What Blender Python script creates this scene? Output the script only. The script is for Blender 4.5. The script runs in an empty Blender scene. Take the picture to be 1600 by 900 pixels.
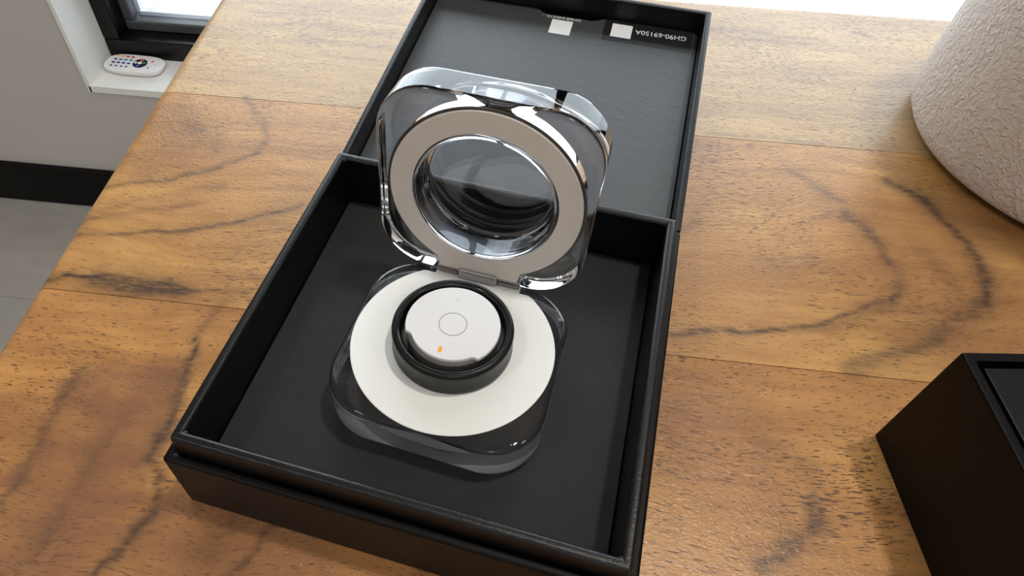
import bpy, bmesh, math, random
from mathutils import Matrix, Vector, noise

SC = bpy.context.scene
COL = SC.collection
PI = math.pi
TZ = 0.75                       # height of the table top above the floor

# ------------------------------------------------------------------ camera
cam_d = bpy.data.cameras.new('camera')
cam = bpy.data.objects.new('camera', cam_d)
COL.objects.link(cam)
cam_d.sensor_width = 36.0
cam_d.sensor_fit = 'HORIZONTAL'
cam_d.lens = 1086.87 * 36.0 / 1600.0
cam_d.shift_x = (800 - 692.6) / 1600.0
cam_d.shift_y = (477.72 - 450) / 1600.0
cam_d.clip_start = 0.005
cam_d.clip_end = 60
_R = Matrix(((0.99172830, -0.10328797, 0.07620082),
             (0.12831183, 0.78241118, -0.60940038),
             (0.00332335, 0.61413707, 0.78919238)))
cam.matrix_world = Matrix.Translation((0.13423, -0.30357, TZ + 0.15651)) @ _R.to_4x4()
SC.camera = cam

# ------------------------------------------------------------------ world, lamps, exposure
w = bpy.data.worlds.new('overcast_sky')
SC.world = w
w.use_nodes = True
bg = w.node_tree.nodes['Background']
bg.inputs['Color'].default_value = (0.90, 0.955, 1.0, 1)
bg.inputs['Strength'].default_value = 8.6
try:
    w.cycles.sampling_method = 'AUTOMATIC'
except Exception:
    pass
SC.view_settings.view_transform = 'Standard'
SC.view_settings.look = 'None'
SC.view_settings.gamma = 1.0
SC.view_settings.use_curve_mapping = False
SC.view_settings.exposure = -0.66
SC.cycles.max_bounces = 16
SC.cycles.transmission_bounces = 14
SC.cycles.glossy_bounces = 6
SC.cycles.diffuse_bounces = 5
SC.cycles.transparent_max_bounces = 12
SC.cycles.blur_glossy = 0.3

# room (x along the window wall, y towards the window)
RX0, RX1, RY0, WY, RZ = -1.9, 3.1, -3.0, 0.556, 2.55
WX0, WX1, WZ0, WZ1 = -0.533, 2.05, TZ - 0.4896, 2.10
FRY = 0.634                      # front plane of the window frame


def area_lamp(name, loc, rot, sx, sy, power, color=(1, 1, 1), portal=False):
    d = bpy.data.lights.new(name, 'AREA')
    d.shape = 'RECTANGLE'
    d.size, d.size_y, d.energy, d.color = sx, sy, power, color
    if portal:
        d.cycles.is_portal = True
    o = bpy.data.objects.new(name, d)
    COL.objects.link(o)
    o.location, o.rotation_euler = loc, rot
    return o


area_lamp('window_portal', ((WX0 + WX1) / 2, 0.70, (WZ0 + WZ1) / 2), (-PI / 2, 0, 0),
          WX1 - WX0, WZ1 - WZ0, 1, portal=True)
CEILING_LAMPS = [(0.60, -0.03, 0.11, 20.0), (-0.80, -0.80, 0.28, 10.0), (0.55, -2.1, 0.28, 14.0), (1.85, -0.80, 0.28, 12.0)]
for (lx, ly, ls, lp) in CEILING_LAMPS:
    area_lamp('ceiling_lamp_light', (lx, ly, RZ - 0.035), (0, 0, 0), ls, ls, lp, (1.0, 0.93, 0.85))


# ------------------------------------------------------------------ node helpers
class NT:
    def __init__(self, name):
        self.m = bpy.data.materials.new(name)
        self.m.use_nodes = True
        self.t = self.m.node_tree
        self.t.nodes.clear()
        self.out = self.t.nodes.new('ShaderNodeOutputMaterial')

    def n(self, kind, **kw):
        nd = self.t.nodes.new(kind)
        for k, v in kw.items():
            if k.startswith('_'):
                setattr(nd, k[1:], v)
            else:
                self.set(nd, k.replace('__', ' '), v)
        return nd

    def set(self, nd, key, v):
        s = nd.inputs[int(key[1:])] if key[0] == 'i' and key[1:].isdigit() else nd.inputs[key]
        if isinstance(v, bpy.types.NodeSocket):
            self.t.links.new(v, s)
        else:
            s.default_value = v

    def math(self, op, a, b=0.0, clamp=False):
        nd = self.n('ShaderNodeMath', _operation=op, _use_clamp=clamp, i0=a, i1=b)
        return nd.outputs[0]

    def mix(self, f, a, b, mode='MIX'):
        nd = self.t.nodes.new('ShaderNodeMix')
        nd.data_type = 'RGBA'
        nd.blend_type = mode
        for s, v in ((nd.inputs[0], f), (nd.inputs[6], a), (nd.inputs[7], b)):
            if isinstance(v, bpy.types.NodeSocket):
                self.t.links.new(v, s)
            else:
                s.default_value = v if not isinstance(v, tuple) or len(v) == 4 else (*v, 1)
        return nd.outputs[2]

    def ramp(self, f, stops):
        nd = self.t.nodes.new('ShaderNodeValToRGB')
        e = nd.color_ramp.elements
        while len(e) < len(stops):
            e.new(0.5)
        for k, (p, c) in enumerate(stops):
            e[k].position = p
            e[k].color = (c, c, c, 1) if isinstance(c, (int, float)) else (*c, 1)
        self.t.links.new(f, nd.inputs[0])
        return nd.outputs[0]

    def coords(self, scale=(1, 1, 1), loc=(0, 0, 0), rot=(0, 0, 0)):
        tc = self.t.nodes.new('ShaderNodeTexCoord')
        mp = self.n('ShaderNodeMapping', Scale=scale, Location=loc, Rotation=rot)
        self.t.links.new(tc.outputs['Object'], mp.inputs['Vector'])
        return mp.outputs[0]

    def noise(self, vec, scale, detail=3.0, rough=0.5, dist=0.0):
        nd = self.n('ShaderNodeTexNoise', Vector=vec, Scale=scale, Detail=detail, Roughness=rough, Distortion=dist)
        return nd.outputs[0]

    def bump(self, h, strength, dist, normal=None):
        nd = self.n('ShaderNodeBump', Height=h, Strength=strength, Distance=dist)
        if normal is not None:
            self.t.links.new(normal, nd.inputs['Normal'])
        return nd.outputs[0]

    def bsdf(self, **kw):
        b = self.n('ShaderNodeBsdfPrincipled', **kw)
        self.t.links.new(b.outputs[0], self.out.inputs['Surface'])
        return b


def c3(r, g, b):
    f = lambda v: ((v / 255 + 0.055) / 1.055) ** 2.4 if v / 255 > 0.04045 else v / 255 / 12.92
    return (f(r), f(g), f(b), 1)


def plain(name, col, rough=0.5, metal=0.0, spec=0.5, bump=None, var=None, coat=0.0):
    t = NT(name)
    kw = dict(Roughness=rough, Metallic=metal)
    b = t.bsdf(**kw)
    b.inputs['Specular IOR Level'].default_value = spec
    b.inputs['Coat Weight'].default_value = coat
    if var:
        sc, amt = var
        f = t.noise(t.coords(), sc, 4.0)
        c = t.mix(f, tuple(x * (1 - amt) for x in col[:3]), tuple(min(1, x * (1 + amt)) for x in col[:3]))
        t.set(b, 'Base Color', c)
    else:
        b.inputs['Base Color'].default_value = col
    if bump:
        sc, st, di = bump
        t.set(b, 'Normal', t.bump(t.noise(t.coords(), sc, 3.0, 0.6), st, di))
    return t.m


MAT = {}
MAT['board'] = plain('black_paperboard', (0.0022, 0.002, 0.002, 1), 0.42, spec=0.15, bump=(2600, 0.25, 0.0003))
MAT['board_rim'] = plain('black_paperboard_edge', (0.0025, 0.0025, 0.003, 1), 0.36, spec=0.36, bump=(1500, 0.3, 0.0003))
MAT['insert'] = plain('charcoal_card', (0.0165, 0.0165, 0.0175, 1), 0.72, spec=0.35, bump=(1400, 0.15, 0.0003), var=(160, 0.25))
MAT['lid_card'] = plain('satin_black_card', (0.026, 0.028, 0.031, 1), 0.47, spec=1.0, bump=(320, 0.22, 0.0004), var=(90, 0.2))
MAT['label_film'] = plain('black_label_film', (0.010, 0.010, 0.012, 1), 0.32, spec=0.5)
MAT['print_white'] = plain('white_print', (0.75, 0.77, 0.80, 1), 0.5)
MAT['white_plastic'] = plain('matte_white_plastic', (0.80, 0.81, 0.79, 1), 0.45, spec=0.4)
MAT['puck_white'] = plain('cool_white_plastic', (0.78, 0.79, 0.81, 1), 0.42, spec=0.4)
MAT['seam'] = plain('grey_seam', (0.18, 0.18, 0.18, 1), 0.6)
MAT['post_side'] = plain('grey_post_side', (0.11, 0.10, 0.095, 1), 0.4)
MAT['orange'] = plain('orange_mark', c3(250, 170, 45), 0.5)
MAT['housing'] = plain('grey_housing', (0.70, 0.70, 0.71, 1), 0.35)
MAT['champagne'] = plain('champagne_satin', c3(202, 194, 187), 0.36, metal=0.0, spec=0.5)
MAT['magnet'] = plain('dark_magnet', (0.03, 0.03, 0.034, 1), 0.3)
MAT['gasket'] = plain('dark_gasket', (0.05, 0.045, 0.042, 1), 0.3)
MAT['hinge'] = plain('grey_satin_metal', (0.20, 0.19, 0.185, 1), 0.36, metal=0.8)
MAT['hinge_block'] = plain('light_satin_metal', (0.33, 0.315, 0.31, 1), 0.4, metal=0.7)
MAT['ring_out'] = plain('satin_black_titanium', (0.005, 0.005, 0.005, 1), 0.33, spec=0.3)
MAT['ring_in'] = plain('gloss_black_resin', (0.004, 0.004, 0.004, 1), 0.06, spec=0.6)
MAT['wall'] = plain('grey_wall_paint', c3(196, 192, 188), 0.8, var=(6, 0.05))
MAT['wall_light'] = plain('pale_wall_paint', (0.80, 0.78, 0.75, 1), 0.85)
MAT['ceiling'] = plain('white_ceiling_paint', (0.78, 0.78, 0.77, 1), 0.9)
MAT['sill'] = plain('white_sill_paint', (0.86, 0.87, 0.85, 1), 0.5)
MAT['frame'] = plain('black_window_frame', (0.004, 0.004, 0.005, 1), 0.30, spec=0.3, bump=(60, 0.1, 0.002))
MAT['frame_grey'] = plain('dark_grey_sash', (0.07, 0.075, 0.085, 1), 0.4)
MAT['baseboard'] = plain('black_baseboard', (0.004, 0.0035, 0.003, 1), 0.4, spec=0.15)
MAT['grout'] = plain('grey_grout', (0.34, 0.325, 0.305, 1), 0.9)
MAT['remote'] = plain('white_gloss_plastic', (0.86, 0.86, 0.88, 1), 0.25)
MAT['ground'] = plain('pale_concrete', (0.72, 0.74, 0.74, 1), 0.9, var=(2.0, 0.1))


def clear(name, col=(1, 1, 1, 1), ior=1.49):
    t = NT(name)
    b = t.bsdf(Roughness=0.0, IOR=ior)
    b.inputs['Base Color'].default_value = col
    b.inputs['Transmission Weight'].default_value = 1.0
    return t.m


MAT['acrylic'] = clear('clear_acrylic', (0.962, 0.970, 1.0, 1))


def pane_mat():
    t = NT('window_glass')
    tr = t.n('ShaderNodeBsdfTransparent')
    tr.inputs[0].default_value = (0.95, 0.98, 1.0, 1)
    gl = t.n('ShaderNodeBsdfGlossy', Roughness=0.01)
    fr = t.n('ShaderNodeFresnel', IOR=1.45)
    mx = t.n('ShaderNodeMixShader', i0=fr.outputs[0], i1=tr.outputs[0], i2=gl.outputs[0])
    t.t.links.new(mx.outputs[0], t.out.inputs['Surface'])
    return t.m


MAT['pane'] = pane_mat()


def tile_mat():
    t = NT('grey_floor_tile')
    v = t.coords()
    a = t.noise(v, 2.2, 5.0, 0.6, 0.8)
    b2 = t.noise(v, 14.0, 3.0)
    f = t.math('ADD', t.math('MULTIPLY', a, 0.75), t.math('MULTIPLY', b2, 0.25))
    c = t.ramp(f, [(0.3, (0.30, 0.285, 0.265)), (0.7, (0.46, 0.445, 0.42))])
    b = t.bsdf(Roughness=0.42)
    t.set(b, 'Base Color', c)
    return t.m


MAT['tile'] = tile_mat()


def stipple_mat():
    t = NT('taupe_stippled_stone')
    v = t.coords()
    n1 = t.noise(v, 540, 3.0, 0.55, 0.6)
    n2 = t.noise(v, 1300, 2.0, 0.5)
    h = t.math('ADD', t.ramp(n1, [(0.38, 0.0), (0.62, 1.0)]), t.math('MULTIPLY', n2, 0.35))
    c = t.mix(n1, (0.70, 0.62, 0.57), (0.80, 0.715, 0.66))
    b = t.bsdf(Roughness=0.75)
    t.set(b, 'Base Color', c)
    t.set(b, 'Normal', t.bump(h, 0.75, 0.0007))
    return t.m


MAT['stipple'] = stipple_mat()


def wood_mat(name, seed, light, mid, dark, pore=1.0, burl=0.3):
    """oiled hardwood, grain along x; 'vein' and 'warm' come from the plank's own figure"""
    t = NT(name)
    P = t.coords(loc=(seed * 1.7, seed * 0.63, seed))
    # gentle wandering of the grain
    wn = t.n('ShaderNodeTexNoise', Vector=P, Scale=9.0, Detail=2.0)
    off = t.n('ShaderNodeVectorMath', _operation='SCALE', i0=wn.outputs[1])
    off.inputs['Scale'].default_value = 0.035
    W = t.n('ShaderNodeVectorMath', _operation='ADD', i0=P, i1=off.outputs[0]).outputs[0]

    def st(vec, sx, sy):
        return t.n('ShaderNodeMapping', Vector=vec, Scale=(sx, sy, sy)).outputs[0]
    g1 = t.noise(st(W, 1.6, 14), 5.0, 5.0, 0.6)          # broad bands
    g2 = t.noise(st(W, 6, 90), 4.0, 4.0, 0.65)           # fine fibre
    bl = t.noise(W, 26.0, 3.0, 0.55, 0.5)                # burl mottling
    f = t.math('ADD', t.math('MULTIPLY', g1, 0.62), t.math('MULTIPLY', g2, 0.38))
    f = t.math('ADD', f, t.math('MULTIPLY', t.math('SUBTRACT', bl, 0.5), burl))
    col = t.mix(t.ramp(f, [(0.40, 0.0), (0.60, 1.0)]), dark, light)
    col = t.mix(t.ramp(bl, [(0.35, 0.55), (0.65, 0.0)]), col, mid)
    # warm / reddish heart patches and dark veins
    wa = t.n('ShaderNodeAttribute', _attribute_name='warm').outputs['Fac']
    wf = t.math('MULTIPLY', wa, t.ramp(t.noise(st(W, 20, 45), 3.0, 4.0, 0.65), [(0.32, 0.78), (0.62, 1.25)]), True)
    col = t.mix(wf, col, (0.21, 0.088, 0.040))
    vn = t.n('ShaderNodeAttribute', _attribute_name='vein').outputs['Fac']
    br = t.ramp(t.noise(st(P, 55, 260), 3.0, 4.0, 0.7), [(0.34, 0.45), (0.60, 1.0)])
    vv = t.math('MULTIPLY', t.math('MULTIPLY', vn, 1.1), br, True)
    col = t.mix(vv, col, (0.055, 0.030, 0.019))
    # pores: short dashes along the grain
    pn = t.noise(st(W, 380, 2300), 1.0, 2.0, 0.5)
    pm = t.noise(P, 22.0, 2.0)
    th = t.math('ADD', 0.625, t.math('MULTIPLY', t.math('SUBTRACT', 0.5, pm), 0.30))
    po = t.math('MULTIPLY', t.math('GREATER_THAN', pn, th), 1.0)
    pw = t.math('MULTIPLY', po, t.math('SUBTRACT', 0.80 * pore, t.math('MULTIPLY', wa, 0.45)), True)
    col = t.mix(pw, col, (0.075, 0.036, 0.018))
    b = t.bsdf()
    t.set(b, 'Base Color', col)
    hair = t.noise(st(W, 500, 1300), 1.0, 3.0, 0.6)
    rr = t.math('ADD', 0.25, t.math('MULTIPLY', hair, 0.14))
    t.set(b, 'Roughness', rr)
    b.inputs['Specular IOR Level'].default_value = 0.6
    h = t.math('SUBTRACT', t.math('MULTIPLY', hair, 0.6), t.math('MULTIPLY', po, 1.2))
    h = t.math('ADD', h, t.math('MULTIPLY', t.noise(P, 620, 3.0, 0.6, 1.2), t.math('ADD', 0.7, t.math('MULTIPLY', wa, 1.6))))
    t.set(b, 'Normal', t.bump(h, 0.35, 0.00035))
    return t.m


# ------------------------------------------------------------------ mesh helpers
def link(name, me, mat=None, parent=None, smooth=True, angle=32, weighted=True):
    if mat is not None:
        me.materials.append(MAT[mat] if isinstance(mat, str) else mat)
    if smooth:
        me.shade_smooth()
        me.set_sharp_from_angle(angle=math.radians(angle))
    o = bpy.data.objects.new(name, me)
    COL.objects.link(o)
    if smooth and weighted:
        md = o.modifiers.new('weighted_normal', 'WEIGHTED_NORMAL')
        md.mode, md.weight, md.keep_sharp = 'FACE_AREA', 80, True
    if parent is not None:
        o.parent = parent
    return o


def from_bm(name, bm, mat=None, parent=None, smooth=True, angle=32):
    bmesh.ops.recalc_face_normals(bm, faces=bm.faces)
    me = bpy.data.meshes.new(name)
    bm.to_mesh(me)
    bm.free()
    return link(name, me, mat, parent, smooth, angle)


def loft(loops, close_first=None, close_last=None, cyclic=False):
    """loops: lists of equally many 3-D points; ends closed by 'fan' (point given) or 'ngon'"""
    bm = bmesh.new()
    L = [[bm.verts.new(p) for p in lp] for lp in loops]
    n = len(L[0])
    pairs = list(zip(L, L[1:])) + ([(L[-1], L[0])] if cyclic else [])
    for a, b in pairs:
        for i in range(n):
            j = (i + 1) % n
            bm.faces.new((a[i], a[j], b[j], b[i]))
    for loop, how in ((L[0], close_first), (L[-1], close_last)):
        if how is None:
            continue
        if how == 'ngon':
            bm.faces.new(loop)
        else:
            c = bm.verts.new(how)
            for i in range(n):
                bm.faces.new((loop[i], loop[(i + 1) % n], c))
    return bm


def circle(r, z, n=96, cx=0, cy=0):
    return [(cx + r * math.cos(2 * PI * i / n), cy + r * math.sin(2 * PI * i / n), z) for i in range(n)]


def lathe(prof, n=96, cap0=True, cap1=True, cyclic=False):
    loops = [circle(r, z, n) for r, z in prof]
    return loft(loops, (0, 0, prof[0][1]) if cap0 else None, (0, 0, prof[-1][1]) if cap1 else None, cyclic)


def bevel_all(bm, off, seg=2, ang=30):
    bmesh.ops.recalc_face_normals(bm, faces=bm.faces)
    ed = [e for e in bm.edges if len(e.link_faces) == 2 and e.calc_face_angle(0) > math.radians(ang)]
    bmesh.ops.bevel(bm, geom=ed, offset=off, segments=seg, profile=0.5, affect='EDGES', clamp_overlap=True)
    return bm


def add_box(bm, x0, x1, y0, y1, z0, z1):
    v = [bm.verts.new((x, y, z)) for z in (z0, z1) for y in (y0, y1) for x in (x0, x1)]
    for f in ((0, 2, 3, 1), (4, 5, 7, 6), (0, 1, 5, 4), (2, 6, 7, 3), (0, 4, 6, 2), (1, 3, 7, 5)):
        bm.faces.new([v[i] for i in f])


def box(name, x0, x1, y0, y1, z0, z1, mat, parent=None, bev=0.0, seg=2):
    bm = bmesh.new()
    add_box(bm, x0, x1, y0, y1, z0, z1)
    if bev:
        bevel_all(bm, bev, seg)
    return from_bm(name, bm, mat, parent)


def rect(hx, hy, z, cx=0, cy=0):
    return [(cx - hx, cy - hy, z), (cx + hx, cy - hy, z), (cx + hx, cy + hy, z), (cx - hx, cy + hy, z)]


def prism(outline, z0, z1):
    return loft([[(x, y, z0) for x, y in outline], [(x, y, z1) for x, y in outline]], 'ngon', 'ngon')


def empty(name, loc, rz=0.0):
    o = bpy.data.objects.new(name, None)
    o.empty_display_size = 0.02
    COL.objects.link(o)
    o.location = loc
    o.rotation_euler = (0, 0, rz)
    return o


def tag(o, label=None, cat=None, group=None, kind=None):
    for k, v in (('label', label), ('category', cat), ('group', group), ('kind', kind)):
        if v:
            o[k] = v
    return o


def struct(o, label, cat):
    return tag(o, label, cat, kind='structure')


def text_mesh(name, body, size, mat, parent, loc, rz, squeeze=1.0):
    cu = bpy.data.curves.new(name, 'FONT')
    cu.body = body
    cu.size = size
    cu.align_x = 'CENTER'
    cu.align_y = 'CENTER'
    cu.extrude = 0.00001
    tmp = bpy.data.objects.new(name + '_curve', cu)
    COL.objects.link(tmp)
    dg = bpy.context.evaluated_depsgraph_get()
    me = bpy.data.meshes.new_from_object(tmp.evaluated_get(dg))
    bpy.data.objects.remove(tmp)
    bpy.data.curves.remove(cu)
    me.name = name
    me.materials.clear()
    me.transform(Matrix.Diagonal((squeeze, 1, 1, 1)))
    o = link(name, me, mat, parent, smooth=False)
    o.location = loc
    o.rotation_euler = (0, 0, rz)
    return o


# ------------------------------------------------------------------ the room
def wall_prism(name, boxes, mat, label):
    bm = bmesh.new()
    for b in boxes:
        add_box(bm, *b)
    return struct(from_bm(name, bm, mat), label, 'wall')


T = 0.15
floor = struct(box('floor', RX0, RX1, RY0, WY + 0.02, -0.06, -0.0009, 'grout'), 'grey tiled floor below the wooden table', 'floor')
tm = bpy.data.meshes.new('tile')
_b = bmesh.new()
add_box(_b, -0.2993, 0.2993, -0.2993, 0.2993, -0.002, 0.0)
bevel_all(_b, 0.0005, 1)
_b.to_mesh(tm)
_b.free()
tm.materials.append(MAT['tile'])
XJ = [RX0] + [-1.55 + 0.6 * k for k in range(8)] + [RX1]
YJ = [RY0] + [0.321 - 0.6 * k for k in range(5, -1, -1)] + [WY - 0.014]
for xa, xb in zip(XJ, XJ[1:]):
    for ya, yb in zip(YJ, YJ[1:]):
        o = bpy.data.objects.new('tile', tm)
        COL.objects.link(o)
        o.parent = floor
        o.location = ((xa + xb) / 2, (ya + yb) / 2, 0)
        o.scale = ((xb - xa) / 0.6, (yb - ya) / 0.6, 1)
wall_prism('wall_back', [(RX0, WX0, WY, WY + 0.30, -0.004, RZ), (WX1, RX1, WY, WY + 0.30, -0.004, RZ),
                         (WX0, WX1, WY, WY + 0.30, -0.004, WZ0 - 0.012), (WX0, WX1, WY, WY + 0.30, WZ1 + 0.012, RZ)],
           'wall', 'grey painted window wall behind the wooden table')
wall_prism('wall_left', [(RX0 - T, RX0, RY0, WY + 0.3, -0.004, RZ)], 'wall_light', 'pale side wall left of the table')
wall_prism('wall_right', [(RX1, RX1 + T, RY0, WY + 0.3, -0.004, RZ)], 'wall_light', 'pale side wall right of the table')
wall_prism('wall_front', [(RX0 - T, RX1 + T, RY0 - T, RY0, -0.004, RZ)], 'wall_light', 'pale wall facing the window')
struct(box('ceiling', RX0 - T, RX1 + T, RY0 - T, WY + 0.3, RZ, RZ + 0.1, 'ceiling'), 'white ceiling over the room', 'ceiling')
struct(box('baseboard_back', RX0, RX1, WY - 0.014, WY, 0.0, 0.0835, 'baseboard', bev=0.002), 'black baseboard along the window wall', 'baseboard')
# white reveal around the opening
rv = bmesh.new()
add_box(rv, WX0 - 0.002, WX0 + 0.004, WY - 0.003, FRY + 0.02, WZ0 - 0.012, WZ1 + 0.012)
add_box(rv, WX1 - 0.004, WX1 + 0.002, WY - 0.003, FRY + 0.02, WZ0 - 0.012, WZ1 + 0.012)
add_box(rv, WX0 + 0.004, WX1 - 0.004, WY - 0.003, FRY + 0.02, WZ1 - 0.004, WZ1 + 0.002)
struct(from_bm('trim_1', rv, 'sill'), 'white window reveal beside and above the black frame', 'reveal')
struct(box('trim_2', WX0, WX1, WY - 0.003, FRY + 0.02, WZ0 - 0.012, WZ0, 'sill', bev=0.001), 'white window sill carrying the remote control', 'window sill')

# window: black frame, three fixed lights
win = struct(empty('window_1', (0, 0, 0)), 'black framed window with pale bright panes', 'window')
FW = 0.040
fb = bmesh.new()
FZ = WZ0 + 0.032
add_box(fb, WX0, WX1, FRY, FRY + 0.07, WZ0, FZ)
add_box(fb, WX0, WX1, FRY, FRY + 0.07, WZ1 - FW, WZ1)
add_box(fb, WX0, WX0 + 0.030, FRY, FRY + 0.07, FZ, WZ1 - FW)
add_box(fb, WX1 - 0.030, WX1, FRY, FRY + 0.07, FZ, WZ1 - FW)
bevel_all(fb, 0.003, 2)
from_bm('window_frame', fb, 'frame', win)
mull = [WX0 + 0.030, 0.255, 1.22, WX1 - 0.030]
for k in (1, 2):
    box('mullion', mull[k] - 0.03, mull[k] + 0.03, FRY, FRY + 0.07, FZ, WZ1 - FW, 'frame', win, bev=0.003)
for k in range(3):
    a = mull[k] + (0.03 if k else 0.0)
    b = mull[k + 1] - (0.03 if k < 2 else 0.0)
    sb = bmesh.new()
    s = 0.016
    y0, y1 = FRY + 0.030, FRY + 0.062
    add_box(sb, a, b, y0, y1, FZ, FZ + s)
    add_box(sb, a, b, y0, y1, WZ1 - FW - s, WZ1 - FW)
    add_box(sb, a, a + s, y0, y1, FZ + s, WZ1 - FW - s)
    add_box(sb, b - s, b, y0, y1, FZ + s, WZ1 - FW - s)
    bevel_all(sb, 0.002, 1)
    sash = from_bm('sash', sb, 'frame_grey', win)
    box('pane', a + s, b - s, FRY + 0.044, FRY + 0.050, FZ + s, WZ1 - FW - s, 'pane', win)
struct(box('ground', -14, 16, WY + 0.31, 22, -0.30, -0.20, 'ground'), 'pale ground outside the window', 'ground')

# ------------------------------------------------------------------ the wooden table
VEINS = [
    ([(0, -149), (19, -143), (33, -136), (47, -126)], 1.6, 0.55),
    ([(2, -170), (19, -167), (35, -164), (46, -160), (56, -156), (69, -149)], 1.5, 0.6),
    ([(-1, -165), (15, -159), (34, -152)], 2.0, 0.35),
    ([(5, -159), (21, -151), (41, -143)], 3.0, 0.22),
    ([(0, -188), (8, -186), (17, -186), (22, -186)], 1.6, 0.8),
    ([(17, -186), (24, -187), (31, -187), (43, -187)], 4.2, 1.25),
    ([(43, -187), (53, -186), (63, -185)], 1.0, 0.6),
    ([(53, -202), (55, -209)], 1.6, 0.9),
    ([(55, -209), (54, -212), (55, -217), (56, -224), (55, -234)], 2.4, 0.7),
    ([(55, -234), (54, -237), (59, -241), (60, -248), (59, -255), (57, -260), (53, -266)], 2.2, 0.7),
    ([(27, -216), (25, -227), (24, -232), (26, -241), (26, -250), (25, -255)], 2.6, 0.42),
    ([(42, -234), (40, -243), (40, -250), (38, -261), (37, -267)], 3.0, 0.28),
    ([(56, -192), (54, -199)], 3, 0.35),
    ([(91, -250), (89, -251), (87, -256), (85, -259), (82, -263)], 1.6, 0.6),
    ([(80, -249), (78, -254), (77, -258)], 5, 0.3),
    ([(183, -184), (198, -182), (218, -178), (232, -172), (241, -166), (249, -162)], 1.5, 0.7),
    ([(217, -179), (232, -174), (244, -167), (251, -159), (251, -151), (250, -146)], 3, 0.3),
    ([(230, -189), (243, -183), (254, -178), (264, -169), (270, -163), (273, -161)], 4.5, 0.5),
    ([(258, -112), (267, -118), (272, -129), (274, -136), (277, -144), (277, -153), (273, -162)], 3.2, 0.7),
    ([(275, -140), (277, -148), (276, -155), (272, -163)], 5.0, 0.4),
    ([(227, -110), (237, -119), (241, -124)], 3.0, 0.4),
    ([(241, -129), (245, -133), (249, -141), (250, -149)], 3.0, 0.55),
    ([(233, -131), (237, -128), (239, -130)], 1.2, 0.5),
    ([(261, -142), (264, -149), (266, -157)], 4, 0.3),
    ([(188, -144), (193, -140)], 4, 0.35),
    ([(214, -154), (226, -149)], 8, 0.2),
    ([(212, -228), (213, -234), (207, -240), (199, -245)], 3.5, 0.6),
    ([(203, -216), (212, -219), (214, -227)], 5, 0.25),
    ([(208, -25), (228, -24), (255, -28)], 1.2, 0.35),
    ([(222, -30), (247, -31)], 1.5, 0.3),
    ([(269, -20), (271, -18), (274, -22)], 1.0, 0.7),
    ([(203, -94), (221, -93), (242, -94)], 1.2, 0.4),
    ([(41, -52), (68, -55), (89, -55)], 1.2, 0.3),
    ([(23, -45), (50, -43), (77, -47)], 1.5, 0.25),
    ([(33, -94), (44, -108), (49, -117), (46, -127), (36, -134)], 1.6, 0.4),
    ([(20, -115), (29, -119), (33, -126)], 6, 0.25),
    ([(44, -54), (60, -65), (83, -65)], 1.0, 0.25),
]
# reddish heart-wood patches: centre, half axes (mm), strength
WARM = [((40, -250), (17, 37), 0.72), ((14, -244), (14, 18), 0.40), ((80, -262), (30, 22), 0.55), ((12, -120), (14, 26), 0.35),
        ((268, -150), (34, 40), 0.40), ((150, -270), (40, 16), 0.5), ((192, -222), (16, 26), 0.35),
        ((250, -235), (22, 30), 0.35)]


def seg_d(px, py, ax, ay, bx_, by_):
    dx, dy = bx_ - ax, by_ - ay
    q = dx * dx + dy * dy
    s = max(0.0, min(1.0, ((px - ax) * dx + (py - ay) * dy) / q)) if q else 0.0
    return math.hypot(px - ax - s * dx, py - ay - s * dy)


def figure(px, py):
    v = 0.0
    na = noise.noise_vector(Vector((px * 0.16, py * 0.16, 1.7)))
    nb = noise.noise_vector(Vector((px * 0.30, py * 0.75, 5.1)))
    px, py = px + 1.5 * na.x + 0.9 * nb.x, py + 1.3 * na.y + 0.8 * nb.y
    wob = 1.3 * math.sin(px * 0.31 + py * 0.17) + 0.8 * math.sin(px * 0.11 - py * 0.53)
    for pts, wd, stg in VEINS:
        x0 = min(p[0] for p in pts) - 4 * wd - 2
        x1 = max(p[0] for p in pts) + 4 * wd + 2
        y0 = min(p[1] for p in pts) - 4 * wd - 2
        y1 = max(p[1] for p in pts) + 4 * wd + 2
        if px < x0 or px > x1 or py < y0 or py > y1:
            continue
        d = min(seg_d(px, py + 0.35 * wob, *pts[i], *pts[i + 1]) for i in range(len(pts) - 1))
        v = max(v, stg * math.exp(-(d / (0.55 * wd)) ** 2) + 0.35 * stg * math.exp(-(d / (1.5 * wd)) ** 2))
    wm = 0.0
    for (cx, cy), (ax, ay), stg in WARM:
        if stg > 0.7:                            # the burl with its sharp upper edge
            q = abs((px + wob - cx) / ax) ** 4 + abs((py - 0.18 * (px - cx) - cy) / ay) ** 4
            wm = max(wm, stg * max(0.0, min(1.0, (1.3 - q) / (0.5 if py > cy else 1.3))))
            continue
        q = ((px + wob * 2 - cx) / ax) ** 2 + ((py - cy) / ay) ** 2
        wm = max(wm, stg * max(0.0, min(1.0, (1.25 - q) / 0.7)))
    return min(1.0, v), wm


def clip_fig(px, py, k):
    return figure(px, py)


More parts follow.
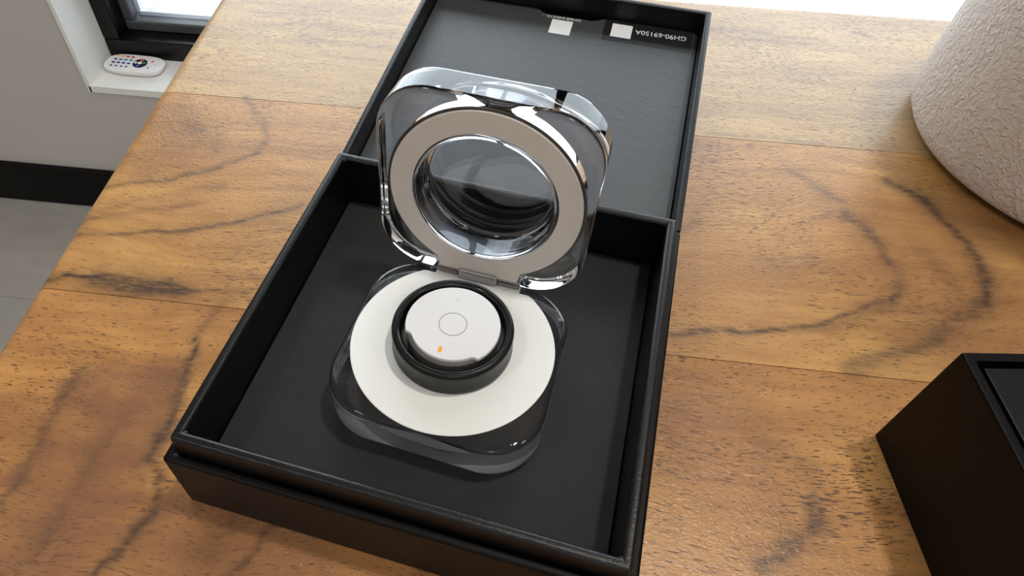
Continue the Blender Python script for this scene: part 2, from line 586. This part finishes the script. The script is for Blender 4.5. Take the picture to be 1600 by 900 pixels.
table = empty('wooden_table', (0.7, -0.335, 0.0))
tag(table, 'brown hardwood table of wide glued planks with dark grain figure', 'table')
TX1, TH, PW = 1.40, 0.040, 0.0957
PLANKS = [  # light, mid, dark, pores, burl
    ((0.60, 0.40, 0.175), (0.52, 0.335, 0.148), (0.38, 0.235, 0.11), 0.75, 0.20),
    ((0.59, 0.322, 0.102), (0.49, 0.245, 0.076), (0.33, 0.155, 0.046), 0.85, 0.35),
    ((0.56, 0.280, 0.086), (0.46, 0.212, 0.064), (0.32, 0.140, 0.042), 1.0, 0.35),
    ((0.50, 0.26, 0.095), (0.42, 0.20, 0.072), (0.29, 0.135, 0.048), 0.9, 0.3),
]
for k in range(7):
    L, Mi, D, po, bu = PLANKS[min(k, 3)]
    mt = wood_mat('oiled_hardwood_%d' % (k + 1), 1.3 + k * 2.37, L, Mi, D, po, bu)
    y1, y0 = -k * PW, -(k + 1) * PW
    near = k < 3
    R = 0.005
    xs = [R * (1 - math.cos(a * PI / 2 / 6)) for a in range(7)]
    step = 0.0013 if near else 0.05
    x = xs[-1] + step
    while x < (0.40 if near else TX1 - 0.001):
        xs.append(x)
        x += step
    if near:
        while x < TX1 - 0.02:
            xs.append(x)
            x += 0.04
    xs.append(TX1)
    ny = 84 if near else 4
    g = 0.00012
    ys = [y0 + g] + [y0 + (y1 - y0) * j / ny for j in range(1, ny)] + [y1 - g]
    if k == 0:                                   # the far edge of the table is eased
        ys = ys[:-1] + [y1 - R + R * math.sin(a * PI / 2 / 5) for a in range(6)]
    verts, faces, vein, warm = [], [], [], []
    for i, xx in enumerate(xs):
        zx = 0.0 if xx >= R else -(R - math.sqrt(max(0.0, R * R - (R - xx) ** 2)))
        for j, yy in enumerate(ys):
            zy = 0.0
            if k == 0 and yy > -R:
                zy = -(R - math.sqrt(max(0.0, R * R - (R + yy) ** 2)))
            elif j == 0 or (k and j == len(ys) - 1):
                zy = 0.0
            verts.append((xx, yy, TZ + min(zx, zy)))
            a, b = figure(xx * 1000, yy * 1000) if near and xx < 0.41 else (0, 0)
            vein.append(a)
            warm.append(b)
    nj = len(ys)
    for i in range(len(xs) - 1):
        for j in range(nj - 1):
            faces.append((i * nj + j, (i + 1) * nj + j, (i + 1) * nj + j + 1, i * nj + j + 1))
    # sides and underside
    border = [i * nj for i in range(len(xs))] + [(len(xs) - 1) * nj + j for j in range(1, nj)] \
        + [i * nj + nj - 1 for i in range(len(xs) - 2, -1, -1)] + [j for j in range(nj - 2, 0, -1)]
    base = len(verts)
    for b in border:
        verts.append((verts[b][0], verts[b][1], TZ - TH))
        vein.append(vein[b])
        warm.append(warm[b])
    nb = len(border)
    for i in range(nb):
        j = (i + 1) % nb
        faces.append((border[j], border[i], base + i, base + j))
    faces.append(tuple(base + i for i in range(nb - 1, -1, -1)))
    me = bpy.data.meshes.new('plank')
    me.from_pydata(verts, [], faces)
    me.update()
    for nm, arr in (('vein', vein), ('warm', warm)):
        at = me.attributes.new(nm, 'FLOAT', 'POINT')
        at.data.foreach_set('value', arr)
    o = link('plank', me, mt, table, angle=40, weighted=False)
    o.matrix_parent_inverse = Matrix.Translation((-0.7, 0.335, 0))
MAT['leg_wood'] = plain('black_table_leg', (0.012, 0.012, 0.012, 1), 0.45)
for lx in (0.30, 1.30):
    for ly in (-0.09, -0.58):
        o = box('leg', lx - 0.03, lx + 0.03, ly - 0.03, ly + 0.03, 0.0, TZ - TH, 'leg_wood', table, bev=0.002)
        o.matrix_parent_inverse = Matrix.Translation((-0.7, 0.335, 0))

# ------------------------------------------------------------------ the black presentation box, lid folded back
BW, BL, DD, BH, ZS, HF, FI = 0.09892, 0.09824, 0.00231, 0.02814, 0.02182, 0.01235, 0.00247
LT, LL, LD, LI = 0.08717, 0.10015, 0.0074, 0.00238
BOX_RZ = -0.15966
gift = empty('presentation_box', (0.12453, -0.20698, TZ), BOX_RZ)
tag(gift, 'open black cardboard presentation box with lid folded back, holding the clear ring case', 'box')
hx, hy = BW / 2, BL / 2
# outer tray
bm = loft([rect(hx, hy, 0.0), rect(hx, hy, ZS), rect(hx - DD, hy - DD, ZS), rect(hx - DD, hy - DD, 0.002)], 'ngon', 'ngon')
bevel_all(bm, 0.0008, 3)
from_bm('base_tray', bm, 'board', gift)
nx, ny_ = hx - DD - 0.00005, hy - DD - 0.00005
bm = loft([rect(nx, ny_, 0.0025), rect(nx, ny_, BH), rect(nx - FI, ny_ - FI, BH), rect(nx - FI, ny_ - FI, 0.0025)], cyclic=True)
bevel_all(bm, 0.0009, 3)
from_bm('inner_collar', bm, 'board_rim', gift)
ix, iy = nx - FI - 0.0002, ny_ - FI - 0.0002
bm = loft([rect(ix, iy, 0.0025), rect(ix, iy, HF)], 'ngon', 'ngon')
bevel_all(bm, 0.0004, 2)
from_bm('floor_insert', bm, 'insert', gift)
# lid: local x across, y away from the hinge, z up out of the tray
DEPTH = ZS / math.cos(LT)
lid = None
bm = loft([rect(hx, LL / 2, -DEPTH, 0, LL / 2), rect(hx, LL / 2, 0, 0, LL / 2), rect(hx - 0.0020, LL / 2 - 0.0020, 0, 0, LL / 2),
           rect(hx - 0.0020, LL / 2 - 0.0020, -DEPTH + 0.002, 0, LL / 2)], 'ngon', 'ngon')
bevel_all(bm, 0.0005, 2)
lid = from_bm('lid_shell', bm, 'board_rim', gift)
lid.location = (0, hy + 0.0004, ZS)
lid.rotation_euler = (LT, 0, 0)
# satin panel inside the lid with a finger notch at its far edge
px, p0, p1 = hx - LI, LI, LL - LI
notch = [(0.0150, p1), (0.0138, p1 - 0.0004), (0.0120, p1 - 0.0016), (0.0100, p1 - 0.0024), (-0.0062, p1 - 0.0024), (-0.0080, p1 - 0.0016), (-0.0094, p1 - 0.0004), (-0.0106, p1)]
out = [(-px, p0), (px, p0), (px, p1 - 0.002), (px - 0.0006, p1 - 0.0006), (px - 0.002, p1)] + notch + [(-px + 0.002, p1), (-px + 0.0006, p1 - 0.0006), (-px, p1 - 0.002)]
bm = prism(out, -LD - 0.003, -LD)
from_bm('lid_panel', bm, 'lid_card', lid)
zt = -LD + 0.00005
box('label_sticker', 0.0148, 0.0455, 0.0862, 0.0974, -LD, zt + 0.00005, 'label_film', lid)
box('code_square', 0.0175, 0.0246, 0.0884, 0.0958, -LD, zt + 0.0001, 'print_white', lid)
text_mesh('label_lettering', 'GH90-69150A', 0.00345, 'print_white', lid, (0.0346, 0.0932, zt + 0.0001), PI + 0.02, 0.86)
box('code_sticker', -0.0038, 0.0037, 0.0850, 0.0930, -LD, zt, 'print_white', lid)
text_mesh('panel_lettering', 'GH68-64037A \u2013', 0.00185, 'print_white', lid, (-0.0008, 0.0944, zt), PI, 1.15)
# folded spine between tray and lid
box('spine', -hx + 0.001, hx - 0.001, hy - 0.0004, hy + 0.0007, ZS - 0.004, ZS - 0.0002, 'board', gift)

# ------------------------------------------------------------------ the clear charging case
CASE_RZ = -0.03
_c = Matrix.Rotation(BOX_RZ, 4, 'Z') @ Vector((0.0014, -0.00553, 0))
CASE = (0.12453 + _c.x, -0.20698 + _c.y, TZ + HF + 0.0002)
case = empty('ring_case', CASE, BOX_RZ + CASE_RZ)
tag(case, 'clear acrylic ring charging case standing open in the black box', 'ring case')
ZD = 0.0125                     # height of the white plate over the case's underside


def rounded(sx, sy, rc, z, oy=0.0, per=14, notch=None, side=6):
    pts = []
    for q, (ax, ay) in enumerate(((1, 1), (-1, 1), (-1, -1), (1, -1))):
        if q == 3 and notch:
            nw, nd = notch
            nt = nw * (sy - nd) / sy - 0.0002
            for i in range(1, side):
                pts.append((-(sx - rc) + (sx - rc - nw) * i / side, -sy))
            pts.append((-nw, -sy))
            pts.append((-nt, -sy + nd))
            for i in range(1, 10):
                pts.append((-nt + 2 * nt * i / 10, -sy + nd))
            pts.append((nt, -sy + nd))
            pts.append((nw, -sy))
            for i in range(1, side):
                pts.append((nw + (sx - rc - nw) * i / side, -sy))
        for i in range(per):
            a = q * PI / 2 + PI / 2 * i / (per - 1)
            pts.append((ax * (sx - rc) + rc * math.cos(a), ay * (sy - rc) + rc * math.sin(a)))
        if not (notch and q == 2):
            # straight run to the next corner
            nxq = ((1, 1), (-1, 1), (-1, -1), (1, -1))[(q + 1) % 4]
            e = pts[-1]
            if q == 0:
                f = (-(sx - rc), sy)
            elif q == 1:
                f = (-sx, -(sy - rc))
            elif q == 2:
                f = ((sx - rc), -sy)
            else:
                f = (sx, (sy - rc))
            for i in range(1, side):
                pts.append((e[0] + (f[0] - e[0]) * i / side, e[1] + (f[1] - e[1]) * i / side))
    return [(x, y + oy, z) for x, y in pts]


def polar_like(ref, r, z, limit=None, cut=None):
    """circle whose points share the directions of the points of ref"""
    res = []
    for (x, y, _z) in ref:
        d = math.hypot(x, y)
        rr = r
        if limit is not None:
            rr = min(rr, d - limit)
        X, Y = x / d * rr, y / d * rr
        if cut is not None and Y > cut:
            X, Y = X * cut / Y, cut
        res.append((X, Y, z))
    return res


def even_like(ref, r, z):
    n = len(ref)
    a0 = math.atan2(ref[0][1], ref[0][0])
    return [(r * math.cos(a0 + 2 * PI * i / n), r * math.sin(a0 + 2 * PI * i / n), z) for i in range(n)]


SX, SY, RC, OY = 0.0247, 0.0232, 0.0122, -0.00085
prof = [(0.0032, 0.0), (0.0026, 0.0), (0.0017, 0.0003), (0.0008, 0.0009), (0.0002, 0.0018), (0.0, 0.0030), (0.0, 0.0106),
        (0.00012, 0.0112), (0.0005, 0.0117), (0.0010, 0.0120), (0.0014, 0.0120)]
loops = [rounded(SX - i, SY - i, RC - i * 0.6, z, OY) for i, z in prof]
ref = loops[-1]
loops += [polar_like(ref, 0.0213, 0.0120, cut=0.0185), polar_like(ref, 0.0206, 0.0095, cut=0.0180), polar_like(ref, 0.0192, 0.0052, cut=0.0168),
          polar_like(ref, 0.0175, 0.0030, cut=0.015)]
bm = loft(loops, (0, OY, 0.0), (0, 0, 0.0030))
from_bm('base_shell', bm, 'acrylic', case, angle=50)
hl = [polar_like(ref, 0.0177, 0.0028, cut=0.0152), polar_like(ref, 0.0194, 0.0051, cut=0.0170), polar_like(ref, 0.0208, 0.0095, cut=0.0182), polar_like(ref, 0.0215, 0.01195, cut=0.0187)]
from_bm('base_housing', loft(hl, (0, 0, 0.0028), (0, 0, 0.01195)), 'housing', case)


def disc_outline(r, cut, n=160):
    pts = []
    for i in range(n):
        a = 2 * PI * i / n
        x, y = r * math.cos(a), r * math.sin(a)
        pts.append((x, min(y, cut)))
    return pts


pl = [[(x, y, z) for x, y in disc_outline(0.0235 - i, 0.0193 - i)] for i, z in ((0.0006, 0.01202), (0.0001, 0.0121), (0.0, 0.0123), (0.0001, 0.01242), (0.0003, ZD))]
from_bm('charging_plate', loft(pl, 'ngon', 'ngon'), 'white_plastic', case)

# charging post in the middle of the plate
HP = 0.00746
RP = 0.0106
from_bm('post_body', lathe([(0.0103, ZD + 0.00001), (0.0103, ZD + HP - 0.0012), (0.0100, ZD + HP - 0.0009)], 96), 'post_side', case)


def puck_outline(r, n=180):
    pts = []
    a0, a1 = math.radians(207), math.radians(318)
    for i in range(n):
        a = 2 * PI * i / n
        rr = r
        if a0 < a < a1:
            e = min(a - a0, a1 - a)
            rr = r - 0.0011 * min(1.0, e / 0.10) ** 0.6
        pts.append((rr * math.cos(a), rr * math.sin(a)))
    return pts


pk = [[(x * (1 - i), y * (1 - i), z) for x, y in puck_outline(RP)] for i, z in ((0.0, ZD + HP - 0.00088), (0.0, ZD + HP - 0.0003), (0.006, ZD + HP - 0.0001), (0.018, ZD + HP))]
post = from_bm('charging_post', loft(pk, 'ngon', 'ngon'), 'puck_white', case)
zt = ZD + HP
from_bm('button_seam', lathe([(0.00302, zt), (0.00302, zt + 0.00003), (0.00316, zt + 0.00003), (0.00316, zt)], 72, False, False, True), 'seam', post)
cap = []
for i in range(24):
    a = 2 * PI * i / 24
    cap.append((0.00038 * math.cos(a), 0.00038 * math.sin(a) + (0.00045 if math.sin(a) > 0 else -0.00045)))
o = from_bm('indicator_mark', prism(cap, 0, 0.00004), 'orange', post)
o.location = (-0.0006, -0.0073, zt)
o.rotation_euler = (0, 0, 0.10)
o = from_bm('status_dot', lathe([(0.00012, 0), (0.00012, 0.00003)], 16), 'seam', post)
o.location = (-0.0010, 0.0069, zt)

# hinge knuckles
HYL, HZL = 0.0206, 0.0124


def knuckle(x0, x1, r, mat):
    n = 24
    ls = []
    for x, k in ((x0, 0.92), (x0 + 0.0001, 1.0), (x1 - 0.0001, 1.0), (x1, 0.92)):
        ls.append([(x, HYL + 0.0002 + r * k * math.cos(2 * PI * i / n), HZL + 0.0014 + r * k * math.sin(2 * PI * i / n)) for i in range(n)])
    return from_bm('hinge_knuckle', loft(ls, 'ngon', 'ngon'), mat, case)


knuckle(-0.0103, -0.0050, 0.0013, 'hinge')
knuckle(0.0052, 0.0105, 0.0013, 'hinge')
hb = bmesh.new()
add_box(hb, -0.0049, 0.0051, HYL - 0.0014, HYL + 0.0014, HZL - 0.0003, HZL + 0.0030)
bevel_all(hb, 0.0007, 3)
from_bm('hinge_block', hb, 'hinge_block', case)
box('hinge_leaf', -0.0106, 0.0108, HYL - 0.0013, HYL + 0.0010, HZL - 0.0034, HZL + 0.0000, 'housing', case, bev=0.0002)

# lid: local origin at its bottom edge, x across, y up the lid, z out of the inner face
BETA = 1.6589
SL, LC, TL = 0.02445, 0.02463, 0.0095
lprof = [(0.0020, -TL), (0.0014, -TL), (0.0006, -TL + 0.0002), (0.0001, -TL + 0.0007), (0.0, -TL + 0.0014), (0.0, -0.0012), (0.0001, -0.0006), (0.0004, -0.0002), (0.0010, 0.0), (0.0014, 0.0)]
NOTCH = (0.0110, 0.0032)
SLX, LOX = 0.0249, -0.0005
loops = [[(x + LOX, y, z) for x, y, z in rounded(SLX - i, SL - i, RC - i * 0.6, z, 0.0, notch=(NOTCH[0] + i, NOTCH[1]))] for i, z in lprof]
ref = loops[-1]
for r, z in ((0.0225, 0.0), (0.0224, -0.0002), (0.0223, -0.0060), (0.0168, -0.0060), (0.01655, 0.0), (0.01650, 0.0009), (0.01635, 0.0011), (0.01600, 0.0011), (0.01580, 0.0009), (0.01565, 0.0004), (0.01545, -0.0048), (0.0152, -0.0056), (0.0148, -0.0060), (0.0142, -0.0061), (0.0136, -0.0061)):
    loops.append(polar_like(ref, r, z, 0.0006) if r > 0.0200 else even_like(ref, r, z))
bm = loft(loops, 'ngon', (0, 0, -0.0061))
lidc = from_bm('lid_shell', bm, 'acrylic', case, angle=50)
lidc.location = (0, HYL, HZL + 0.0001)
lidc.rotation_euler = (Matrix.Rotation(PI - BETA, 3, 'X') @ Matrix.Rotation(0.010, 3, 'Z')).to_euler()
lidc.data.transform(Matrix.Translation((0, LC, 0)))


def ring_plate(ro, ri, z0, z1, tab, n=180):
    A, B = [], []
    for i in range(n):
        a = 2 * PI * i / n
        x, y = ro * math.cos(a), ro * math.sin(a)
        if tab and abs(x) < tab[0] and y < 0:
            y = -tab[1]
        A.append((x, y))
        B.append((ri * math.cos(a), ri * math.sin(a)))
    ls = [[(x, y, z0) for x, y in A], [(x, y, z1 - 0.0001) for x, y in A], [(x * 0.996, y * 0.996, z1) for x, y in A],
          [(x * 1.003, y * 1.003, z1) for x, y in B], [(x, y, z0) for x, y in B]]
    return loft(ls, cyclic=True)


o = from_bm('lid_plate', ring_plate(0.0220, 0.01675, 0.00025, 0.0007, (0.0102, 0.0226)), 'champagne', lidc)
o.location = (0, LC, 0)
mb = [polar_like(ref, r, z, 0.0009) for r, z in ((0.0220, -0.0056), (0.0220, 0.0002), (0.0170, 0.0002), (0.0170, -0.0056))]
o = from_bm('magnet_ring', loft(mb, cyclic=True), 'magnet', lidc)
o.location = (0, LC, 0)
o = from_bm('lid_gasket', ring_plate(0.0227, 0.0205, 0.00004, 0.00022, (0.0104, 0.0212)), 'gasket', lidc)
o.location = (0, LC, 0)
# moulded latch mark near the top of the plate
lm = bmesh.new()
n = 20
pa = [(0.0192 * math.sin(t), 0.0192 * math.cos(t)) for t in [(-0.17 + 0.34 * i / n) for i in range(n + 1)]]
pb = [(0.01895 * math.sin(t), 0.01895 * math.cos(t)) for t in [(0.17 - 0.34 * i / n) for i in range(n + 1)]]
o = from_bm('latch_mark', prism(pa + pb, 0.0007, 0.0008), 'champagne', lidc)
o.location = (0, LC, 0)

# ------------------------------------------------------------------ the finger ring on the charging post
ring = empty('finger_ring', (CASE[0], CASE[1], CASE[2] + ZD + 0.00002), BOX_RZ + CASE_RZ)
tag(ring, 'black finger ring around the white charging post of the clear case', 'ring')
RO, RI, RHT = 0.0138, 0.0114, 0.0070
prof = [(RI + 0.0009, 0.0004), (RO - 0.0007, 0.0), (RO - 0.0002, 0.0002), (RO, 0.0007), (RO - 0.00018, 0.0020), (RO - 0.00022, 0.0035), (RO - 0.00018, 0.0050),
        (RO - 0.0001, 0.0061), (RO - 0.0003, RHT - 0.0004), (RO - 0.0007, RHT - 0.00008), (RO - 0.0011, RHT)]
from_bm('outer_band', lathe(prof + [(RI + 0.0009, RHT - 0.0001)], 128, False, False, True), 'ring_out', ring, angle=60)
prof = [(RI + 0.00085, 0.0004), (RI + 0.0002, 0.0009), (RI, 0.0020), (RI - 0.0001, 0.0035), (RI, 0.0050), (RI + 0.0002, RHT - 0.0008), (RI + 0.0006, RHT - 0.0002), (RI + 0.00085, RHT - 0.0001)]
from_bm('inner_liner', lathe(prof, 128, False, False, True), 'ring_in', ring, angle=60)

# ------------------------------------------------------------------ second black box at the table's front
sleeve = empty('lidded_box', (0.23099, -0.20912, TZ), 0.10999)
tag(sleeve, 'plain black cardboard box with a thin rim around its top, beside the open box', 'box')
S2, H2 = 0.105, 0.0369
bm = loft([rect(S2 / 2, S2 / 2, 0, S2 / 2, -S2 / 2), rect(S2 / 2, S2 / 2, H2, S2 / 2, -S2 / 2), rect(S2 / 2 - 0.0022, S2 / 2 - 0.0022, H2, S2 / 2, -S2 / 2),
           rect(S2 / 2 - 0.0022, S2 / 2 - 0.0022, H2 - 0.004, S2 / 2, -S2 / 2)], 'ngon', 'ngon')
bevel_all(bm, 0.0005, 2)
from_bm('box_body', bm, 'board', sleeve)
bm = loft([rect(S2 / 2 - 0.0034, S2 / 2 - 0.0034, H2 - 0.0039, S2 / 2, -S2 / 2), rect(S2 / 2 - 0.0034, S2 / 2 - 0.0034, H2 - 0.0006, S2 / 2, -S2 / 2)], 'ngon', 'ngon')
bevel_all(bm, 0.0005, 2)
from_bm('top_panel', bm, 'board_rim', sleeve)

# ------------------------------------------------------------------ taupe pot
pot = empty('stone_pot', (0.3325, -0.0870, TZ))
tag(pot, 'large round taupe pot with a pebbled surface standing on the wooden table', 'pot')
from_bm('pot_foot', lathe([(0.050, 0.0), (0.0545, 0.0), (0.0545, 0.003)], 96), 'gasket', pot)
prof = [(0.0540, 0.0025), (0.0570, 0.0026), (0.0590, 0.0034), (0.0600, 0.0050), (0.0605, 0.0080), (0.0606, 0.015), (0.0603, 0.03), (0.0590, 0.06), (0.0568, 0.09), (0.0540, 0.115),
        (0.0525, 0.121), (0.0505, 0.123), (0.0485, 0.121), (0.0490, 0.112), (0.0540, 0.06), (0.0545, 0.02)]
from_bm('pot_wall', lathe(prof, 128, True, True), 'stipple', pot, angle=60)

# ------------------------------------------------------------------ remote control on the sill
RCX, RCY = -0.475, 0.606
remote = empty('remote_control', (RCX, RCY, WZ0), -0.03)
tag(remote, 'white rounded remote control with coloured buttons lying on the window sill', 'remote control')
RL, RW = 0.0485, 0.0235


def super_loop(ax, ay, z, p=3.2, n=64):
    pts = []
    for i in range(n):
        a = 2 * PI * i / n
        c, s = math.cos(a), math.sin(a)
        pts.append((ax * math.copysign(abs(c) ** (2 / p), c), ay * math.copysign(abs(s) ** (2 / p), s), z))
    return pts


prof = [(0.78, 0.62, 0.0), (0.90, 0.84, 0.0012), (0.97, 0.95, 0.0045), (1.0, 1.0, 0.008), (0.995, 0.985, 0.0098), (0.97, 0.94, 0.0108), (0.92, 0.86, 0.0112)]
body = from_bm('body', loft([super_loop(RL * a, RW * b, z) for a, b, z in prof], 'ngon', 'ngon'), 'remote', remote, angle=60)
cols = [[(245, 205, 90), (240, 165, 110), (205, 60, 70), (220, 50, 60)], [(30, 90, 130), (20, 100, 150), (30, 130, 210), (60, 160, 110)],
        [(40, 45, 110), (35, 45, 120), (30, 60, 140), (25, 75, 160)], [(60, 70, 130), (70, 80, 140), (60, 80, 130), (70, 85, 140)]]
for r in range(4):
    for c in range(4):
        mt = plain('button_colour', c3(*cols[r][c]), 0.4)
        ox = 0.0012 if r < 3 else 0.0
        q = [(0.0030 * math.cos(2 * PI * i / 16), 0.0019 * math.sin(2 * PI * i / 16)) for i in range(16)] if r < 3 else \
            [(0.0021 * math.cos(2 * PI * i / 16), 0.0017 * math.sin(2 * PI * i / 16)) for i in range(16)]
        o = from_bm('button', prism(q, 0.0110, 0.0118), mt, remote)
        o.location = (-0.0335 + c * 0.0085, 0.0145 - r * 0.0088, 0)
MAT['wheel'] = plain('dark_wheel', (0.012, 0.016, 0.03, 1), 0.3)
from_bm('wheel', lathe([(0.0115, 0.0110), (0.0115, 0.0118), (0.0108, 0.0121)], 48), 'wheel', remote).location = (0.0100, -0.0002, 0)
for (dx, dy, rr, cc) in ((0.0, 0.0, 0.0034, (240, 240, 245)), (-0.0072, 0.0, 0.0026, (225, 235, 240)), (0.0068, 0.001, 0.0024, (70, 140, 100)), (0.001, 0.0072, 0.0028, (230, 110, 80)), (-0.001, -0.0076, 0.0026, (80, 110, 210))):
    o = from_bm('wheel_key', lathe([(rr, 0.0120), (rr, 0.0125)], 20), plain('key_colour', c3(*cc), 0.4), remote)
    o.location = (0.0100 + dx, -0.0002 + dy, 0)
for (dx, dy, cc) in ((0.028, 0.0075, (225, 120, 140)), (0.0265, -0.0090, (150, 190, 180)), (0.0345, 0.0, (205, 215, 215))):
    o = from_bm('side_key', lathe([(0.0024, 0.0110), (0.0024, 0.0117)], 20), plain('key_colour', c3(*cc), 0.4), remote)
    o.location = (dx, dy, 0)
